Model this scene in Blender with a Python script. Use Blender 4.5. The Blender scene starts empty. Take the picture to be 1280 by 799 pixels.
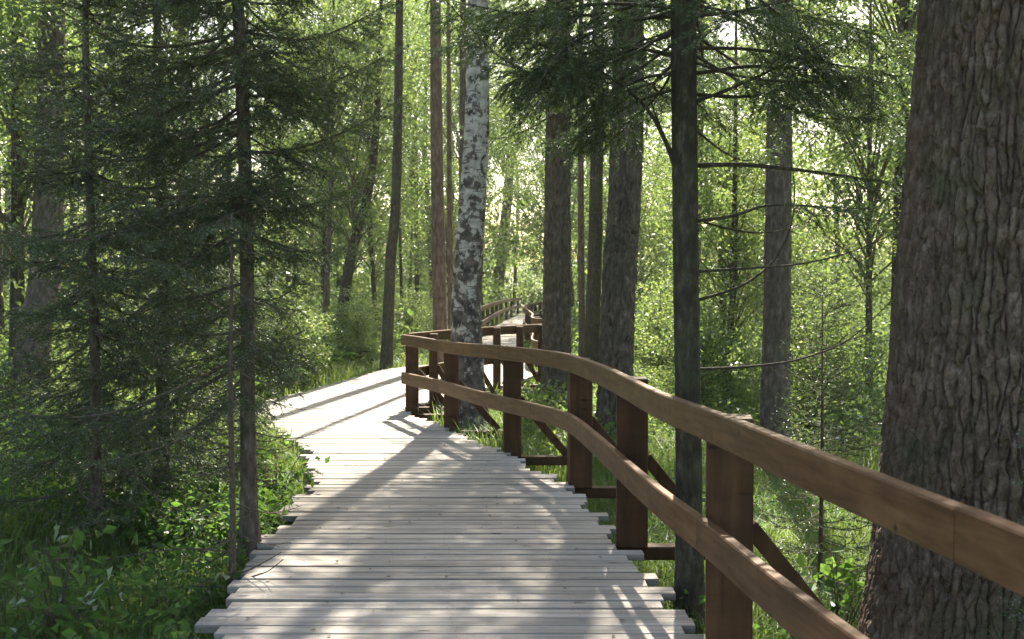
import bpy, math, random
import numpy as np
from mathutils import Vector

R = math.radians
rng = np.random.default_rng(7)
random.seed(7)
C = bpy.context.scene.collection
scene = bpy.context.scene

# ------------------------------------------------------------------ camera
CAM_H = 1.6
PITCH = math.atan(39.5 / 1280.0)
cam_d = bpy.data.cameras.new("camera")
cam = bpy.data.objects.new("camera", cam_d)
C.objects.link(cam)
cam.location = (0, 0, CAM_H)
cam.rotation_euler = (math.pi / 2 - PITCH, 0, 0)
cam_d.sensor_width = 36
cam_d.lens = 36
cam_d.clip_start = 0.05
cam_d.clip_end = 2000
cam_d.dof.use_dof = True
cam_d.dof.focus_distance = 8.0
cam_d.dof.aperture_fstop = 4.5
scene.camera = cam

# ------------------------------------------------------------------ light
SUN_EL, SUN_AZ = 47.0, 9.0            # azimuth from +Y towards +X
world = bpy.data.worlds.new("World")
scene.world = world
world.use_nodes = True
nt = world.node_tree
bg = nt.nodes["Background"]
sky = nt.nodes.new("ShaderNodeTexSky")
sky.sky_type = 'NISHITA'
sky.sun_disc = False
sky.sun_elevation = R(SUN_EL)
sky.sun_rotation = R(SUN_AZ)
sky.air_density = 1.2
sky.dust_density = 2.5
nt.links.new(sky.outputs[0], bg.inputs[0])
bg.inputs[1].default_value = 0.10
sd = bpy.data.lights.new("sun", 'SUN')
sd.energy = 5.0
sd.angle = R(0.53)
sd.color = (1.0, 0.95, 0.86)
sun = bpy.data.objects.new("sun", sd)
C.objects.link(sun)
SUN = Vector((math.sin(R(SUN_AZ)) * math.cos(R(SUN_EL)), math.cos(R(SUN_AZ)) * math.cos(R(SUN_EL)), math.sin(R(SUN_EL))))
sun.rotation_euler = (-SUN).to_track_quat('-Z', 'Y').to_euler()
sun.location = SUN * 60
scene.view_settings.view_transform = 'Standard'
scene.view_settings.look = 'None'
scene.view_settings.gamma = 1
scene.view_settings.exposure = 2.08
scene.view_settings.use_white_balance = True
scene.view_settings.white_balance_temperature = 7300
scene.view_settings.white_balance_tint = 10
cy = scene.cycles
cy.max_bounces = 8
cy.diffuse_bounces = 5
cy.glossy_bounces = 2
cy.transmission_bounces = 5
cy.transparent_max_bounces = 4
cy.volume_bounces = 0
cy.sample_clamp_indirect = 6
cy.caustics_reflective = False
cy.caustics_refractive = False
cy.use_denoising = True
cy.denoising_prefilter = 'NONE'

# ------------------------------------------------------------------ numeric helpers
def px(u, v, d):
    """point at distance d (along +Y) seen at pixel u, v of the 1280 wide photograph"""
    a, b = (u - 640) / 1280.0, (399.5 - v) / 1280.0
    t = d / (math.cos(PITCH) + b * math.sin(PITCH))
    return np.array((a * t, d, CAM_H + t * (-math.sin(PITCH) + b * math.cos(PITCH))))

def _h(ix, iy, s):
    v = np.sin(ix * 127.1 + iy * 311.7 + s * 74.7) * 43758.5453
    return v - np.floor(v)

def vnoise(x, y, s=0):
    ix, iy = np.floor(x), np.floor(y)
    fx, fy = x - ix, y - iy
    fx, fy = fx * fx * (3 - 2 * fx), fy * fy * (3 - 2 * fy)
    a, b, c, d = _h(ix, iy, s), _h(ix + 1, iy, s), _h(ix, iy + 1, s), _h(ix + 1, iy + 1, s)
    return (a + (b - a) * fx) * (1 - fy) + (c + (d - c) * fx) * fy

def fbm(x, y, s=0, o=3):
    v, a = 0, 0.5
    for k in range(o):
        v = v + a * vnoise(x * 2 ** k, y * 2 ** k, s + k)
        a *= 0.5
    return v / (1 - 0.5 ** o)

def worley(x, y, s=0, wrap=None):
    ix, iy = np.floor(x), np.floor(y)
    f1 = np.full(x.shape, 9.0); f2 = np.full(x.shape, 9.0); cid = np.zeros(x.shape)
    for dx in (-1, 0, 1):
        for dy in (-1, 0, 1):
            cx, cyy = ix + dx, iy + dy
            kx = np.mod(cx, wrap) if wrap else cx
            qx = cx + 0.1 + 0.8 * _h(kx, cyy, s)
            qy = cyy + 0.1 + 0.8 * _h(kx, cyy, s + 5)
            d = np.hypot(x - qx, y - qy)
            m = d < f1
            f2 = np.where(m, f1, np.minimum(f2, d))
            cid = np.where(m, _h(kx, cyy, s + 9), cid)
            f1 = np.where(m, d, f1)
    return f1, f2, cid

def sstep(a, b, x):
    t = np.clip((x - a) / (b - a), 0, 1)
    return t * t * (3 - 2 * t)

def unit(v):
    return v / np.maximum(np.linalg.norm(v, axis=-1, keepdims=True), 1e-9)

# ------------------------------------------------------------------ mesh building
class MB:
    """collects arrays of polygons and builds ONE mesh"""
    def __init__(self):
        self.V, self.P, self.T, self.n = [], [], [], 0
    def add(self, V, F, mat=0, tint=None):
        V = np.asarray(V, float).reshape(-1, 3); F = np.asarray(F, int)
        self.V.append(V); self.P.append((F + self.n, mat)); self.n += len(V)
        self.T.append(np.full(len(V), 0.5) if tint is None else np.broadcast_to(np.asarray(tint, float), (len(V),)))
    def mesh(self, name, mats, origin=(0, 0, 0), smooth=False):
        me = bpy.data.meshes.new(name)
        V = np.concatenate(self.V) - np.asarray(origin, float)
        me.vertices.add(len(V)); me.vertices.foreach_set("co", V.astype(np.float32).ravel())
        loops = np.concatenate([F.ravel() for F, m in self.P])
        sizes = np.concatenate([np.full(len(F), F.shape[1]) for F, m in self.P])
        mi = np.concatenate([np.full(len(F), m) for F, m in self.P])
        me.loops.add(len(loops)); me.loops.foreach_set("vertex_index", loops.astype(np.int32))
        me.polygons.add(len(sizes))
        me.polygons.foreach_set("loop_start", np.concatenate(([0], np.cumsum(sizes)[:-1])).astype(np.int32))
        me.polygons.foreach_set("material_index", mi.astype(np.int32))
        me.polygons.foreach_set("use_smooth", np.full(len(sizes), smooth))
        for m in (mats if isinstance(mats, (list, tuple)) else [mats]):
            me.materials.append(m)
        at = me.attributes.new("tint", 'FLOAT', 'POINT')
        at.data.foreach_set("value", np.concatenate(self.T).astype(np.float32))
        me.update(calc_edges=True)
        return me
    def build(self, name, mats, parent=None, smooth=False, origin=None):
        o0 = np.array(parent.location if parent is not None and origin is None else (origin if origin is not None else (0, 0, 0)))
        if parent is not None and parent.parent is not None and origin is None:
            o0 = o0 + np.array(parent.parent.location)
        o = bpy.data.objects.new(name, self.mesh(name, mats, o0, smooth))
        C.objects.link(o)
        if parent is not None:
            o.parent = parent
        elif origin is not None:
            o.location = origin
        return o

def tag(o, label=None, cat=None, group=None, kind=None):
    if label: o["label"] = label
    if cat: o["category"] = cat
    if group: o["group"] = group
    if kind: o["kind"] = kind
    return o

def thing(name, label, cat, loc, group=None):
    o = bpy.data.objects.new(name, None); C.objects.link(o)
    o.location = [float(v) for v in loc]; o.empty_display_size = 0.2
    return tag(o, label, cat, group)

def add_box(mb, c, s, ax=None, bev=0.004, tint=None, mat=0, endmat=None):
    """bevelled box: centre c, size s, axes ax (3x3 rows)"""
    hx, hy, hz = [v / 2 for v in s]
    b = min(bev, hx * .4, hy * .4, hz * .4)
    V, idx = [], {}
    for sx in (-1, 1):
        for sy in (-1, 1):
            for sz in (-1, 1):
                for k, q in enumerate(((hx, hy - b, hz - b), (hx - b, hy, hz - b), (hx - b, hy - b, hz))):
                    idx[sx, sy, sz, k] = len(V); V.append((sx * q[0], sy * q[1], sz * q[2]))
    Q, T = [], []
    I = lambda sx, sy, sz, k: idx[sx, sy, sz, k]
    for s_ in (-1, 1):
        o = ((-1, -1), (1, -1), (1, 1), (-1, 1))
        o = o if s_ > 0 else o[::-1]
        Q.append([I(s_, a, c_, 0) for a, c_ in o])
        Q.append([I(c_, s_, a, 1) for a, c_ in o])
        Q.append([I(a, c_, s_, 2) for a, c_ in o])
    for a in (-1, 1):
        for c_ in (-1, 1):
            q = [I(a, c_, -1, 0), I(a, c_, 1, 0), I(a, c_, 1, 1), I(a, c_, -1, 1)]
            Q.append(q if a * c_ < 0 else q[::-1])
            q = [I(a, -1, c_, 0), I(a, -1, c_, 2), I(a, 1, c_, 2), I(a, 1, c_, 0)]
            Q.append(q if a * c_ < 0 else q[::-1])
            q = [I(-1, a, c_, 1), I(1, a, c_, 1), I(1, a, c_, 2), I(-1, a, c_, 2)]
            Q.append(q if a * c_ < 0 else q[::-1])
            for e in (-1, 1):
                t = [I(a, c_, e, 0), I(a, c_, e, 1), I(a, c_, e, 2)]
                T.append(t if a * c_ * e > 0 else t[::-1])
    V = np.array(V)
    if ax is not None:
        V = V @ np.asarray(ax, float)
    V = V + np.asarray(c, float)
    if endmat is None:
        mb.add(V, np.array(Q), mat, tint)
    else:
        sel = np.array([q[0] % 3 == 0 and all(i % 3 == 0 for i in q) for q in Q])
        mb.add(V, np.array(Q)[~sel], mat, tint)
        mb.P.append((np.array(Q)[sel] + mb.n - len(V), endmat))
    mb.P.append((np.array(T) + mb.n - len(V), mat))

def add_tube(mb, pts, rad, ns=8, mat=0, tint=None, cap=True):
    pts = np.asarray(pts, float); n = len(pts)
    rad = np.broadcast_to(np.asarray(rad, float), (n,))
    t = unit(np.gradient(pts, axis=0))
    ref = np.array((0, 0, 1.0)) if abs(t[0][2]) < .8 else np.array((1.0, 0, 0))
    u = unit(np.cross(t, ref)); v = np.cross(t, u)
    a = np.arange(ns) * 2 * math.pi / ns
    V = pts[:, None] + rad[:, None, None] * (np.cos(a)[None, :, None] * u[:, None] + np.sin(a)[None, :, None] * v[:, None])
    i, j = np.meshgrid(np.arange(n - 1), np.arange(ns), indexing='ij')
    j2 = (j + 1) % ns
    F = np.stack((i * ns + j, (i + 1) * ns + j, (i + 1) * ns + j2, i * ns + j2), -1).reshape(-1, 4)
    mb.add(V.reshape(-1, 3), F, mat, tint)
    if cap and ns >= 3:
        base = mb.n - n * ns
        for r0, sgn in ((0, 1), ((n - 1) * ns, -1)):
            ring = [base + r0 + k for k in range(ns)]
            mb.P.append((np.array([ring[::sgn]]), mat))

def smooth_path(pts, n):
    """Catmull-Rom through pts, n samples"""
    p = np.asarray(pts, float)
    if len(p) == 2:
        s = np.linspace(0, 1, n)[:, None]
        return p[0] * (1 - s) + p[1] * s
    q = np.vstack((2 * p[0] - p[1], p, 2 * p[-1] - p[-2]))
    L = np.concatenate(([0], np.cumsum(np.linalg.norm(np.diff(p, axis=0), axis=1))))
    out = []
    for s in np.linspace(0, L[-1], n):
        k = min(int(np.searchsorted(L, s, 'right') - 1), len(p) - 2)
        t = (s - L[k]) / max(L[k + 1] - L[k], 1e-9)
        a, b, c, d = q[k], q[k + 1], q[k + 2], q[k + 3]
        out.append(.5 * (2 * b + (c - a) * t + (2 * a - 5 * b + 4 * c - d) * t * t + (3 * b - a - 3 * c + d) * t ** 3))
    return np.array(out)

# ------------------------------------------------------------------ materials
def new_mat(name):
    m = bpy.data.materials.new(name); m.use_nodes = True
    n = m.node_tree; n.nodes.clear()
    out = n.nodes.new("ShaderNodeOutputMaterial")
    return m, n, out

def N(n, t, **kw):
    x = n.nodes.new(t)
    for k, v in kw.items():
        if k.startswith("i_"):
            x.inputs[k[2:].replace("_", " ")].default_value = v
        else:
            setattr(x, k, v)
    return x

def ramp(n, src, stops):
    r = n.nodes.new("ShaderNodeValToRGB")
    e = r.color_ramp.elements
    while len(e) < len(stops): e.new(0.5)
    for k, (p, c) in enumerate(stops):
        e[k].position = p; e[k].color = (*c, 1) if len(c) == 3 else c
    n.links.new(src, r.inputs[0])
    return r.outputs[0]

def leaf_mat(name, cols, trans=0.5, tcol=None, rough=0.45, spec=0.12):
    m, n, out = new_mat(name)
    at = N(n, "ShaderNodeAttribute", attribute_name="tint")
    col = ramp(n, at.outputs["Fac"], [(k / (len(cols) - 1), c) for k, c in enumerate(cols)])
    d = N(n, "ShaderNodeBsdfDiffuse"); n.links.new(col, d.inputs[0])
    tr = N(n, "ShaderNodeBsdfTranslucent")
    hs = N(n, "ShaderNodeMixRGB", blend_type='MULTIPLY'); hs.inputs[0].default_value = 1
    n.links.new(col, hs.inputs[1]); hs.inputs[2].default_value = (*(tcol or (1.6, 1.5, .7)), 1)
    n.links.new(hs.outputs[0], tr.inputs[0])
    mx = N(n, "ShaderNodeMixShader"); mx.inputs[0].default_value = trans
    n.links.new(d.outputs[0], mx.inputs[1]); n.links.new(tr.outputs[0], mx.inputs[2])
    g = N(n, "ShaderNodeBsdfGlossy"); g.inputs["Roughness"].default_value = rough
    g.inputs[0].default_value = (.9, .95, 1, 1)
    fr = N(n, "ShaderNodeFresnel"); fr.inputs[0].default_value = 1.4
    mu = N(n, "ShaderNodeMath", operation='MULTIPLY'); mu.inputs[1].default_value = spec * 6
    mu.use_clamp = True
    n.links.new(fr.outputs[0], mu.inputs[0])
    m2 = N(n, "ShaderNodeMixShader")
    n.links.new(mu.outputs[0], m2.inputs[0]); n.links.new(mx.outputs[0], m2.inputs[1]); n.links.new(g.outputs[0], m2.inputs[2])
    n.links.new(m2.outputs[0], out.inputs[0])
    return m

def coords(n, scale, kind="Object", rnd=True):
    tc = N(n, "ShaderNodeTexCoord")
    mp = N(n, "ShaderNodeMapping"); mp.inputs["Scale"].default_value = scale
    n.links.new(tc.outputs[kind], mp.inputs[0])
    if rnd:
        oi = N(n, "ShaderNodeObjectInfo")
        cx = N(n, "ShaderNodeMath", operation='MULTIPLY'); cx.inputs[1].default_value = 37.0
        n.links.new(oi.outputs["Random"], cx.inputs[0])
        n.links.new(cx.outputs[0], mp.inputs["Location"])
    return mp.outputs[0]

def bark_mat(name, stops, scale=(14, 14, 3), bump=0.6, dist=0.01, fine=60, moss=None, rough=.9):
    m, n, out = new_mat(name)
    co = coords(n, scale)
    n1 = N(n, "ShaderNodeTexNoise"); n1.inputs["Scale"].default_value = 1.0; n1.inputs["Detail"].default_value = 6; n1.inputs["Roughness"].default_value = .65
    n.links.new(co, n1.inputs["Vector"])
    col = ramp(n, n1.outputs[0], stops)
    at = N(n, "ShaderNodeAttribute", attribute_name="tint")
    vm = N(n, "ShaderNodeMapRange"); vm.inputs[3].default_value = .7; vm.inputs[4].default_value = 1.35
    n.links.new(at.outputs["Fac"], vm.inputs[0])
    mm = N(n, "ShaderNodeMixRGB", blend_type='MULTIPLY'); mm.inputs[0].default_value = 1
    n.links.new(col, mm.inputs[1]); n.links.new(vm.outputs[0], mm.inputs[2])
    c = mm.outputs[0]
    if moss:
        n3 = N(n, "ShaderNodeTexNoise"); n3.inputs["Scale"].default_value = 2.2; n3.inputs["Detail"].default_value = 7; n3.inputs["Roughness"].default_value = .7
        tc = N(n, "ShaderNodeTexCoord"); n.links.new(tc.outputs["Object"], n3.inputs["Vector"])
        f = ramp(n, n3.outputs[0], [(.5, (0, 0, 0)), (.68, (.75, .75, .75))])
        m3 = N(n, "ShaderNodeMixRGB"); n.links.new(f, m3.inputs[0]); n.links.new(c, m3.inputs[1]); m3.inputs[2].default_value = (*moss, 1)
        c = m3.outputs[0]
    p = N(n, "ShaderNodeBsdfPrincipled"); p.inputs["Roughness"].default_value = rough
    p.inputs["Specular IOR Level"].default_value = .2
    n.links.new(c, p.inputs["Base Color"])
    n2 = N(n, "ShaderNodeTexNoise"); n2.inputs["Scale"].default_value = fine; n2.inputs["Detail"].default_value = 5
    tc2 = N(n, "ShaderNodeTexCoord"); n.links.new(tc2.outputs["Object"], n2.inputs["Vector"])
    ad = N(n, "ShaderNodeMath", operation='ADD')
    n.links.new(n1.outputs[0], ad.inputs[0])
    ml = N(n, "ShaderNodeMath", operation='MULTIPLY'); ml.inputs[1].default_value = .5
    n.links.new(n2.outputs[0], ml.inputs[0]); n.links.new(ml.outputs[0], ad.inputs[1])
    b = N(n, "ShaderNodeBump"); b.inputs["Strength"].default_value = bump; b.inputs["Distance"].default_value = dist
    n.links.new(ad.outputs[0], b.inputs["Height"]); n.links.new(b.outputs[0], p.inputs["Normal"])
    n.links.new(p.outputs[0], out.inputs[0])
    return m

def wood_mat(name, dark, mid, light, grain=(1.2, 45, 45), rough=.75, varmin=.75, varmax=1.2, bump=.35, knots=True, spec=.3):
    m, n, out = new_mat(name)
    co = coords(n, grain)
    n1 = N(n, "ShaderNodeTexNoise"); n1.inputs["Scale"].default_value = 1; n1.inputs["Detail"].default_value = 6; n1.inputs["Roughness"].default_value = .6; n1.inputs["Distortion"].default_value = .4
    n.links.new(co, n1.inputs["Vector"])
    col = ramp(n, n1.outputs[0], [(.28, dark), (.5, mid), (.75, light)])
    co2 = coords(n, (1.3, 7, 7))
    n2 = N(n, "ShaderNodeTexNoise"); n2.inputs["Scale"].default_value = 1; n2.inputs["Detail"].default_value = 5; n2.inputs["Roughness"].default_value = .65
    n.links.new(co2, n2.inputs["Vector"])
    f2 = N(n, "ShaderNodeMapRange"); f2.inputs[1].default_value = .3; f2.inputs[2].default_value = .7; f2.inputs[3].default_value = .72; f2.inputs[4].default_value = 1.18
    n.links.new(n2.outputs[0], f2.inputs[0])
    oi = N(n, "ShaderNodeObjectInfo")
    at = N(n, "ShaderNodeAttribute", attribute_name="tint")
    vr = N(n, "ShaderNodeMath", operation='ADD'); n.links.new(oi.outputs["Random"], vr.inputs[0]); n.links.new(at.outputs["Fac"], vr.inputs[1])
    vf = N(n, "ShaderNodeMath", operation='FRACT'); n.links.new(vr.outputs[0], vf.inputs[0])
    vm = N(n, "ShaderNodeMapRange"); vm.inputs[3].default_value = varmin; vm.inputs[4].default_value = varmax
    n.links.new(vf.outputs[0], vm.inputs[0])
    mu = N(n, "ShaderNodeMath", operation='MULTIPLY'); n.links.new(vm.outputs[0], mu.inputs[0]); n.links.new(f2.outputs[0], mu.inputs[1])
    mm = N(n, "ShaderNodeMixRGB", blend_type='MULTIPLY'); mm.inputs[0].default_value = 1
    n.links.new(col, mm.inputs[1]); n.links.new(mu.outputs[0], mm.inputs[2])
    c = mm.outputs[0]
    if knots:
        co3 = coords(n, (2.6, 9, 9))
        vo = N(n, "ShaderNodeTexVoronoi"); vo.inputs["Scale"].default_value = 1
        n.links.new(co3, vo.inputs["Vector"])
        kf = ramp(n, vo.outputs["Distance"], [(.05, (1, 1, 1)), (.13, (0, 0, 0))])
        m3 = N(n, "ShaderNodeMixRGB"); n.links.new(kf, m3.inputs[0]); n.links.new(c, m3.inputs[1]); m3.inputs[2].default_value = (*[v * .45 for v in dark], 1)
        c = m3.outputs[0]
    p = N(n, "ShaderNodeBsdfPrincipled"); p.inputs["Roughness"].default_value = rough; p.inputs["Specular IOR Level"].default_value = spec
    n.links.new(c, p.inputs["Base Color"])
    b = N(n, "ShaderNodeBump"); b.inputs["Strength"].default_value = bump; b.inputs["Distance"].default_value = .004
    n.links.new(n1.outputs[0], b.inputs["Height"]); n.links.new(b.outputs[0], p.inputs["Normal"])
    n.links.new(p.outputs[0], out.inputs[0])
    return m

M = {}
M['plank'] = wood_mat('weathered_plank', (.145, .132, .118), (.285, .266, .240), (.39, .368, .336), varmin=.82, varmax=1.12, bump=.5)
M['endgrain_shade'] = wood_mat('plank_end_grain_and_shade', (.05, .045, .04), (.085, .075, .066), (.13, .115, .10), grain=(30, 30, 30), varmin=.8, varmax=1.1)  # weathered end grain, with the shade on the plank ends painted into its colour
M['nail'] = wood_mat('rusty_nail', (.04, .03, .025), (.06, .045, .035), (.08, .06, .05), knots=False)
M['beam'] = wood_mat('weathered_beam', (.10, .085, .07), (.17, .15, .125), (.24, .21, .18), varmin=.8, varmax=1.1)
M['stain'] = wood_mat('brown_stained_wood', (.040, .019, .009), (.070, .034, .016), (.100, .051, .025), grain=(14, 14, 1.5), rough=.6, varmin=.85, varmax=1.12, bump=.35, spec=.2)
M['stain_rail'] = wood_mat('brown_stained_rail', (.055, .026, .011), (.105, .053, .024), (.150, .082, .040), grain=(3, 3, 34), rough=.5, varmin=.82, varmax=1.12, bump=.45, spec=.18)
M['bark_big'] = bark_mat('big_spruce_bark', [(.28, (.045, .029, .021)), (.5, (.108, .076, .057)), (.7, (.185, .148, .122))], (34, 34, 14), 1.0, .016, 130, moss=(.075, .078, .045))
M['bark_spruce'] = bark_mat('spruce_bark', [(.3, (.042, .033, .025)), (.5, (.098, .078, .061)), (.7, (.175, .148, .12))], (24, 24, 9), 1.0, .012, 90, moss=(.075, .085, .05))
M['bark_dark'] = bark_mat('dark_spruce_bark', [(.3, (.028, .025, .018)), (.55, (.055, .050, .036)), (.75, (.12, .112, .085))], (30, 30, 10), .6, .005, 130, moss=(.06, .072, .035))
M['bark_pine'] = bark_mat('pine_bark', [(.3, (.055, .038, .03)), (.5, (.125, .082, .062)), (.7, (.21, .155, .125))], (16, 16, 5), .7, .01, 70)
M['twig'] = bark_mat('twig_bark', [(.3, (.05, .04, .03)), (.6, (.10, .085, .065)), (.8, (.17, .15, .13))], (40, 40, 40), .3, .002, 200)
M['needle'] = leaf_mat('spruce_needles', [(.034, .058, .026), (.054, .088, .036), (.088, .126, .050)], .38, (1.7, 1.8, .9), .5, .04)
M['leaf'] = leaf_mat('broad_leaves', [(.060, .105, .034), (.090, .140, .045), (.135, .182, .062), (.185, .210, .085)], .55, (1.95, 1.95, 1.45), .5, .03)
M['leaf_deep'] = leaf_mat('deep_green_leaves', [(.045, .095, .028), (.07, .135, .035), (.11, .175, .05)], .5, (2.0, 2.05, 1.25), .5, .02)
M['fern'] = leaf_mat('fern_fronds', [(.05, .095, .025), (.075, .13, .033), (.10, .155, .045)], .5, (1.6, 1.6, .9), .6, .0)
M['grass'] = leaf_mat('grass_blades', [(.065, .110, .03), (.10, .15, .045), (.16, .20, .07)], .5, (2.1, 2.1, 1.35), .55, .01)

def birch_mat():
    m, n, out = new_mat('birch_bark')
    tc = N(n, "ShaderNodeTexCoord")
    mp = N(n, "ShaderNodeMapping"); mp.inputs["Scale"].default_value = (5, 5, 34); n.links.new(tc.outputs["Object"], mp.inputs[0])
    n1 = N(n, "ShaderNodeTexNoise"); n1.inputs["Scale"].default_value = 1; n1.inputs["Detail"].default_value = 5; n.links.new(mp.outputs[0], n1.inputs["Vector"])
    lent = ramp(n, n1.outputs[0], [(.58, (0, 0, 0)), (.66, (1, 1, 1))])
    mp2 = N(n, "ShaderNodeMapping"); mp2.inputs["Scale"].default_value = (9, 9, 8); n.links.new(tc.outputs["Object"], mp2.inputs[0])
    n2 = N(n, "ShaderNodeTexNoise"); n2.inputs["Scale"].default_value = 1; n2.inputs["Detail"].default_value = 6; n2.inputs["Roughness"].default_value = .65; n.links.new(mp2.outputs[0], n2.inputs["Vector"])
    sx = N(n, "ShaderNodeSeparateXYZ"); n.links.new(tc.outputs["Object"], sx.inputs[0])
    hz = N(n, "ShaderNodeMapRange"); hz.inputs[1].default_value = 1.0; hz.inputs[2].default_value = 4.0; hz.inputs[3].default_value = .085; hz.inputs[4].default_value = -.04
    n.links.new(sx.outputs["Z"], hz.inputs[0])
    ad = N(n, "ShaderNodeMath", operation='ADD'); n.links.new(n2.outputs[0], ad.inputs[0]); n.links.new(hz.outputs[0], ad.inputs[1])
    patch = ramp(n, ad.outputs[0], [(.49, (0, 0, 0)), (.53, (1, 1, 1))])
    mxm = N(n, "ShaderNodeMixRGB", blend_type='LIGHTEN'); mxm.inputs[0].default_value = 1
    n.links.new(lent, mxm.inputs[1]); n.links.new(patch, mxm.inputs[2])
    n3 = N(n, "ShaderNodeTexNoise"); n3.inputs["Scale"].default_value = 9; n3.inputs["Detail"].default_value = 5; n.links.new(tc.outputs["Object"], n3.inputs["Vector"])
    white = ramp(n, n3.outputs[0], [(.3, (.24, .215, .185)), (.6, (.48, .445, .395))])
    black = ramp(n, n3.outputs[0], [(.38, (.025, .021, .018)), (.65, (.15, .12, .095))])
    mx = N(n, "ShaderNodeMixRGB"); n.links.new(mxm.outputs[0], mx.inputs[0]); n.links.new(white, mx.inputs[1]); n.links.new(black, mx.inputs[2])
    p = N(n, "ShaderNodeBsdfPrincipled"); p.inputs["Roughness"].default_value = .7
    n.links.new(mx.outputs[0], p.inputs["Base Color"])
    b = N(n, "ShaderNodeBump"); b.inputs["Strength"].default_value = .6; b.inputs["Distance"].default_value = .012; b.invert = False
    n.links.new(mxm.outputs[0], b.inputs["Height"]); n.links.new(b.outputs[0], p.inputs["Normal"])
    n.links.new(p.outputs[0], out.inputs[0])
    return m
M['birch'] = birch_mat()

def soil_mat():
    m, n, out = new_mat('forest_floor')
    tc = N(n, "ShaderNodeTexCoord")
    n1 = N(n, "ShaderNodeTexNoise"); n1.inputs["Scale"].default_value = 1.4; n1.inputs["Detail"].default_value = 9; n1.inputs["Roughness"].default_value = .7
    n.links.new(tc.outputs["Object"], n1.inputs["Vector"])
    c = ramp(n, n1.outputs[0], [(.3, (.045, .036, .024)), (.48, (.05, .065, .022)), (.62, (.07, .11, .03)), (.8, (.11, .10, .05))])
    p = N(n, "ShaderNodeBsdfPrincipled"); p.inputs["Roughness"].default_value = .95; n.links.new(c, p.inputs["Base Color"])
    b = N(n, "ShaderNodeBump"); b.inputs["Strength"].default_value = .8; b.inputs["Distance"].default_value = .05
    n.links.new(n1.outputs[0], b.inputs["Height"]); n.links.new(b.outputs[0], p.inputs["Normal"])
    n.links.new(p.outputs[0], out.inputs[0])
    return m
M['soil'] = soil_mat()

# ------------------------------------------------------------------ plan of the boardwalk
L_Y = [0.0, 3, 4.7, 6.2, 8.3, 9.85, 11.5, 13.2, 14.5, 15.8, 18, 20, 20.9, 21.5, 22.5, 25, 31, 42, 50, 64]
L_X = [-1.2, -1.3, -1.38, -1.50, -1.63, -1.98, -2.65, -3.36, -3.45, -3.2, -2.85, -2.5, -2.1, -1.6, -1.3, -1.2, -1.0, -.7, -.3, .7]
R_Y = [0.0, 2.2, 3, 4.7, 6.2, 8.2, 9.8, 11.6, 13.25, 13.6, 14.5, 16.3, 17, 19, 20, 23.5, 35, 42, 50, 64]
R_X = [1.2, 1.06, .98, .82, .70, .46, -.08, -.80, -1.42, -1.45, -1.1, -.42, -.0, .5, .3, .36, .3, .8, 1.7, 3.0]
def deck_l(y): return np.interp(y, L_Y, L_X)
def deck_r(y): return np.interp(y, R_Y, R_X)

def ground_z(x, y):
    x, y = np.asarray(x, float), np.asarray(y, float)
    z = -.46 + .22 * sstep(.6, -1.6, x) + .42 * sstep(-2.6, -7.5, x)
    z = z + .16 * (fbm(x * .35 + 9, y * .35, 3) - .5) + .10 * (fbm(x * 1.3, y * 1.3, 4) - .5)
    on = (x > deck_l(y) - .3) & (x < deck_r(y) + .3)
    z = np.where(on, np.minimum(z, -.22), z)
    return z + .03 * np.maximum(np.hypot(x, y) - 45, 0)

# ground: one sheet to the horizon
def build_ground():
    k = np.linspace(-1, 1, 261)
    ax = np.sign(k) * (np.abs(k) * 18 + np.abs(k) ** 7 * 600)
    ay = ax + 12
    X, Y = np.meshgrid(ax, ay, indexing='ij')
    V = np.stack((X, Y, ground_z(X, Y)), -1).reshape(-1, 3)
    n = len(k); i, j = np.meshgrid(np.arange(n - 1), np.arange(n - 1), indexing='ij')
    F = np.stack((i * n + j, (i + 1) * n + j, (i + 1) * n + j + 1, i * n + j + 1), -1).reshape(-1, 4)
    mb = MB(); mb.add(V, F)
    tag(mb.build('ground', M['soil'], smooth=True), kind='structure')
build_ground()

# ------------------------------------------------------------------ boardwalk
deck = thing('boardwalk', 'winding grey boardwalk of weathered planks with ragged edges', 'boardwalk', (0, 8, 0))
rest = MB(); nails = []
y = 0.9; cnt = 0; r2 = random.Random(3)
while y < 63:
    w = r2.choice((.104, .108, .112, .116, .120))
    gap = r2.choice((.011, .013, .016, .020, .024))
    xl = float(deck_l(y)) + r2.choice((-.09, -.05, -.03, 0, .0, .03, .05)) * (1.0 if y < 14 else .6) - (.07 if (cnt // 3) % 2 and y < 7.5 else 0)
    xr = float(deck_r(y)) + r2.choice((.09, .06, .04, 0, -.02, -.03, -.05))
    if y > 13.3: xr = float(deck_r(y)) + r2.uniform(-.03, .03)
    tilt = r2.uniform(-.004, .004); dz = r2.uniform(-.004, .003); roll = r2.uniform(-.02, .02)
    ax = np.array([[math.cos(tilt), math.sin(tilt), r2.uniform(-.0015, .0015)], [-math.sin(tilt), math.cos(tilt), roll], [0, -roll, 1]])
    c = ((xl + xr) / 2, y + w / 2, -.02 + dz)
    one = y > 3.6 and cnt < 100
    mb = MB() if one else rest
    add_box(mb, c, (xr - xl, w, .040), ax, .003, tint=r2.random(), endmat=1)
    for off in (.22, .5, .78):
        for e in (.25, .75):
            if 3.5 < y < 12 and xl < deck_l(y) * (1 - off) + deck_r(y) * off < xr:
                nails.append((float(deck_l(y) * (1 - off) + deck_r(y) * off) + r2.uniform(-.02, .02), y + w * e + r2.uniform(-.008, .008), .0015 + dz))
    if one:
        o = mb.build('plank', [M['plank'], M['endgrain_shade']], deck, origin=c); o.location = Vector(c) - deck.location; cnt += 1
    y += w + gap
o = rest.build('planks_beyond', [M['plank'], M['endgrain_shade']], deck); o["kind"] = 'stuff'
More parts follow.
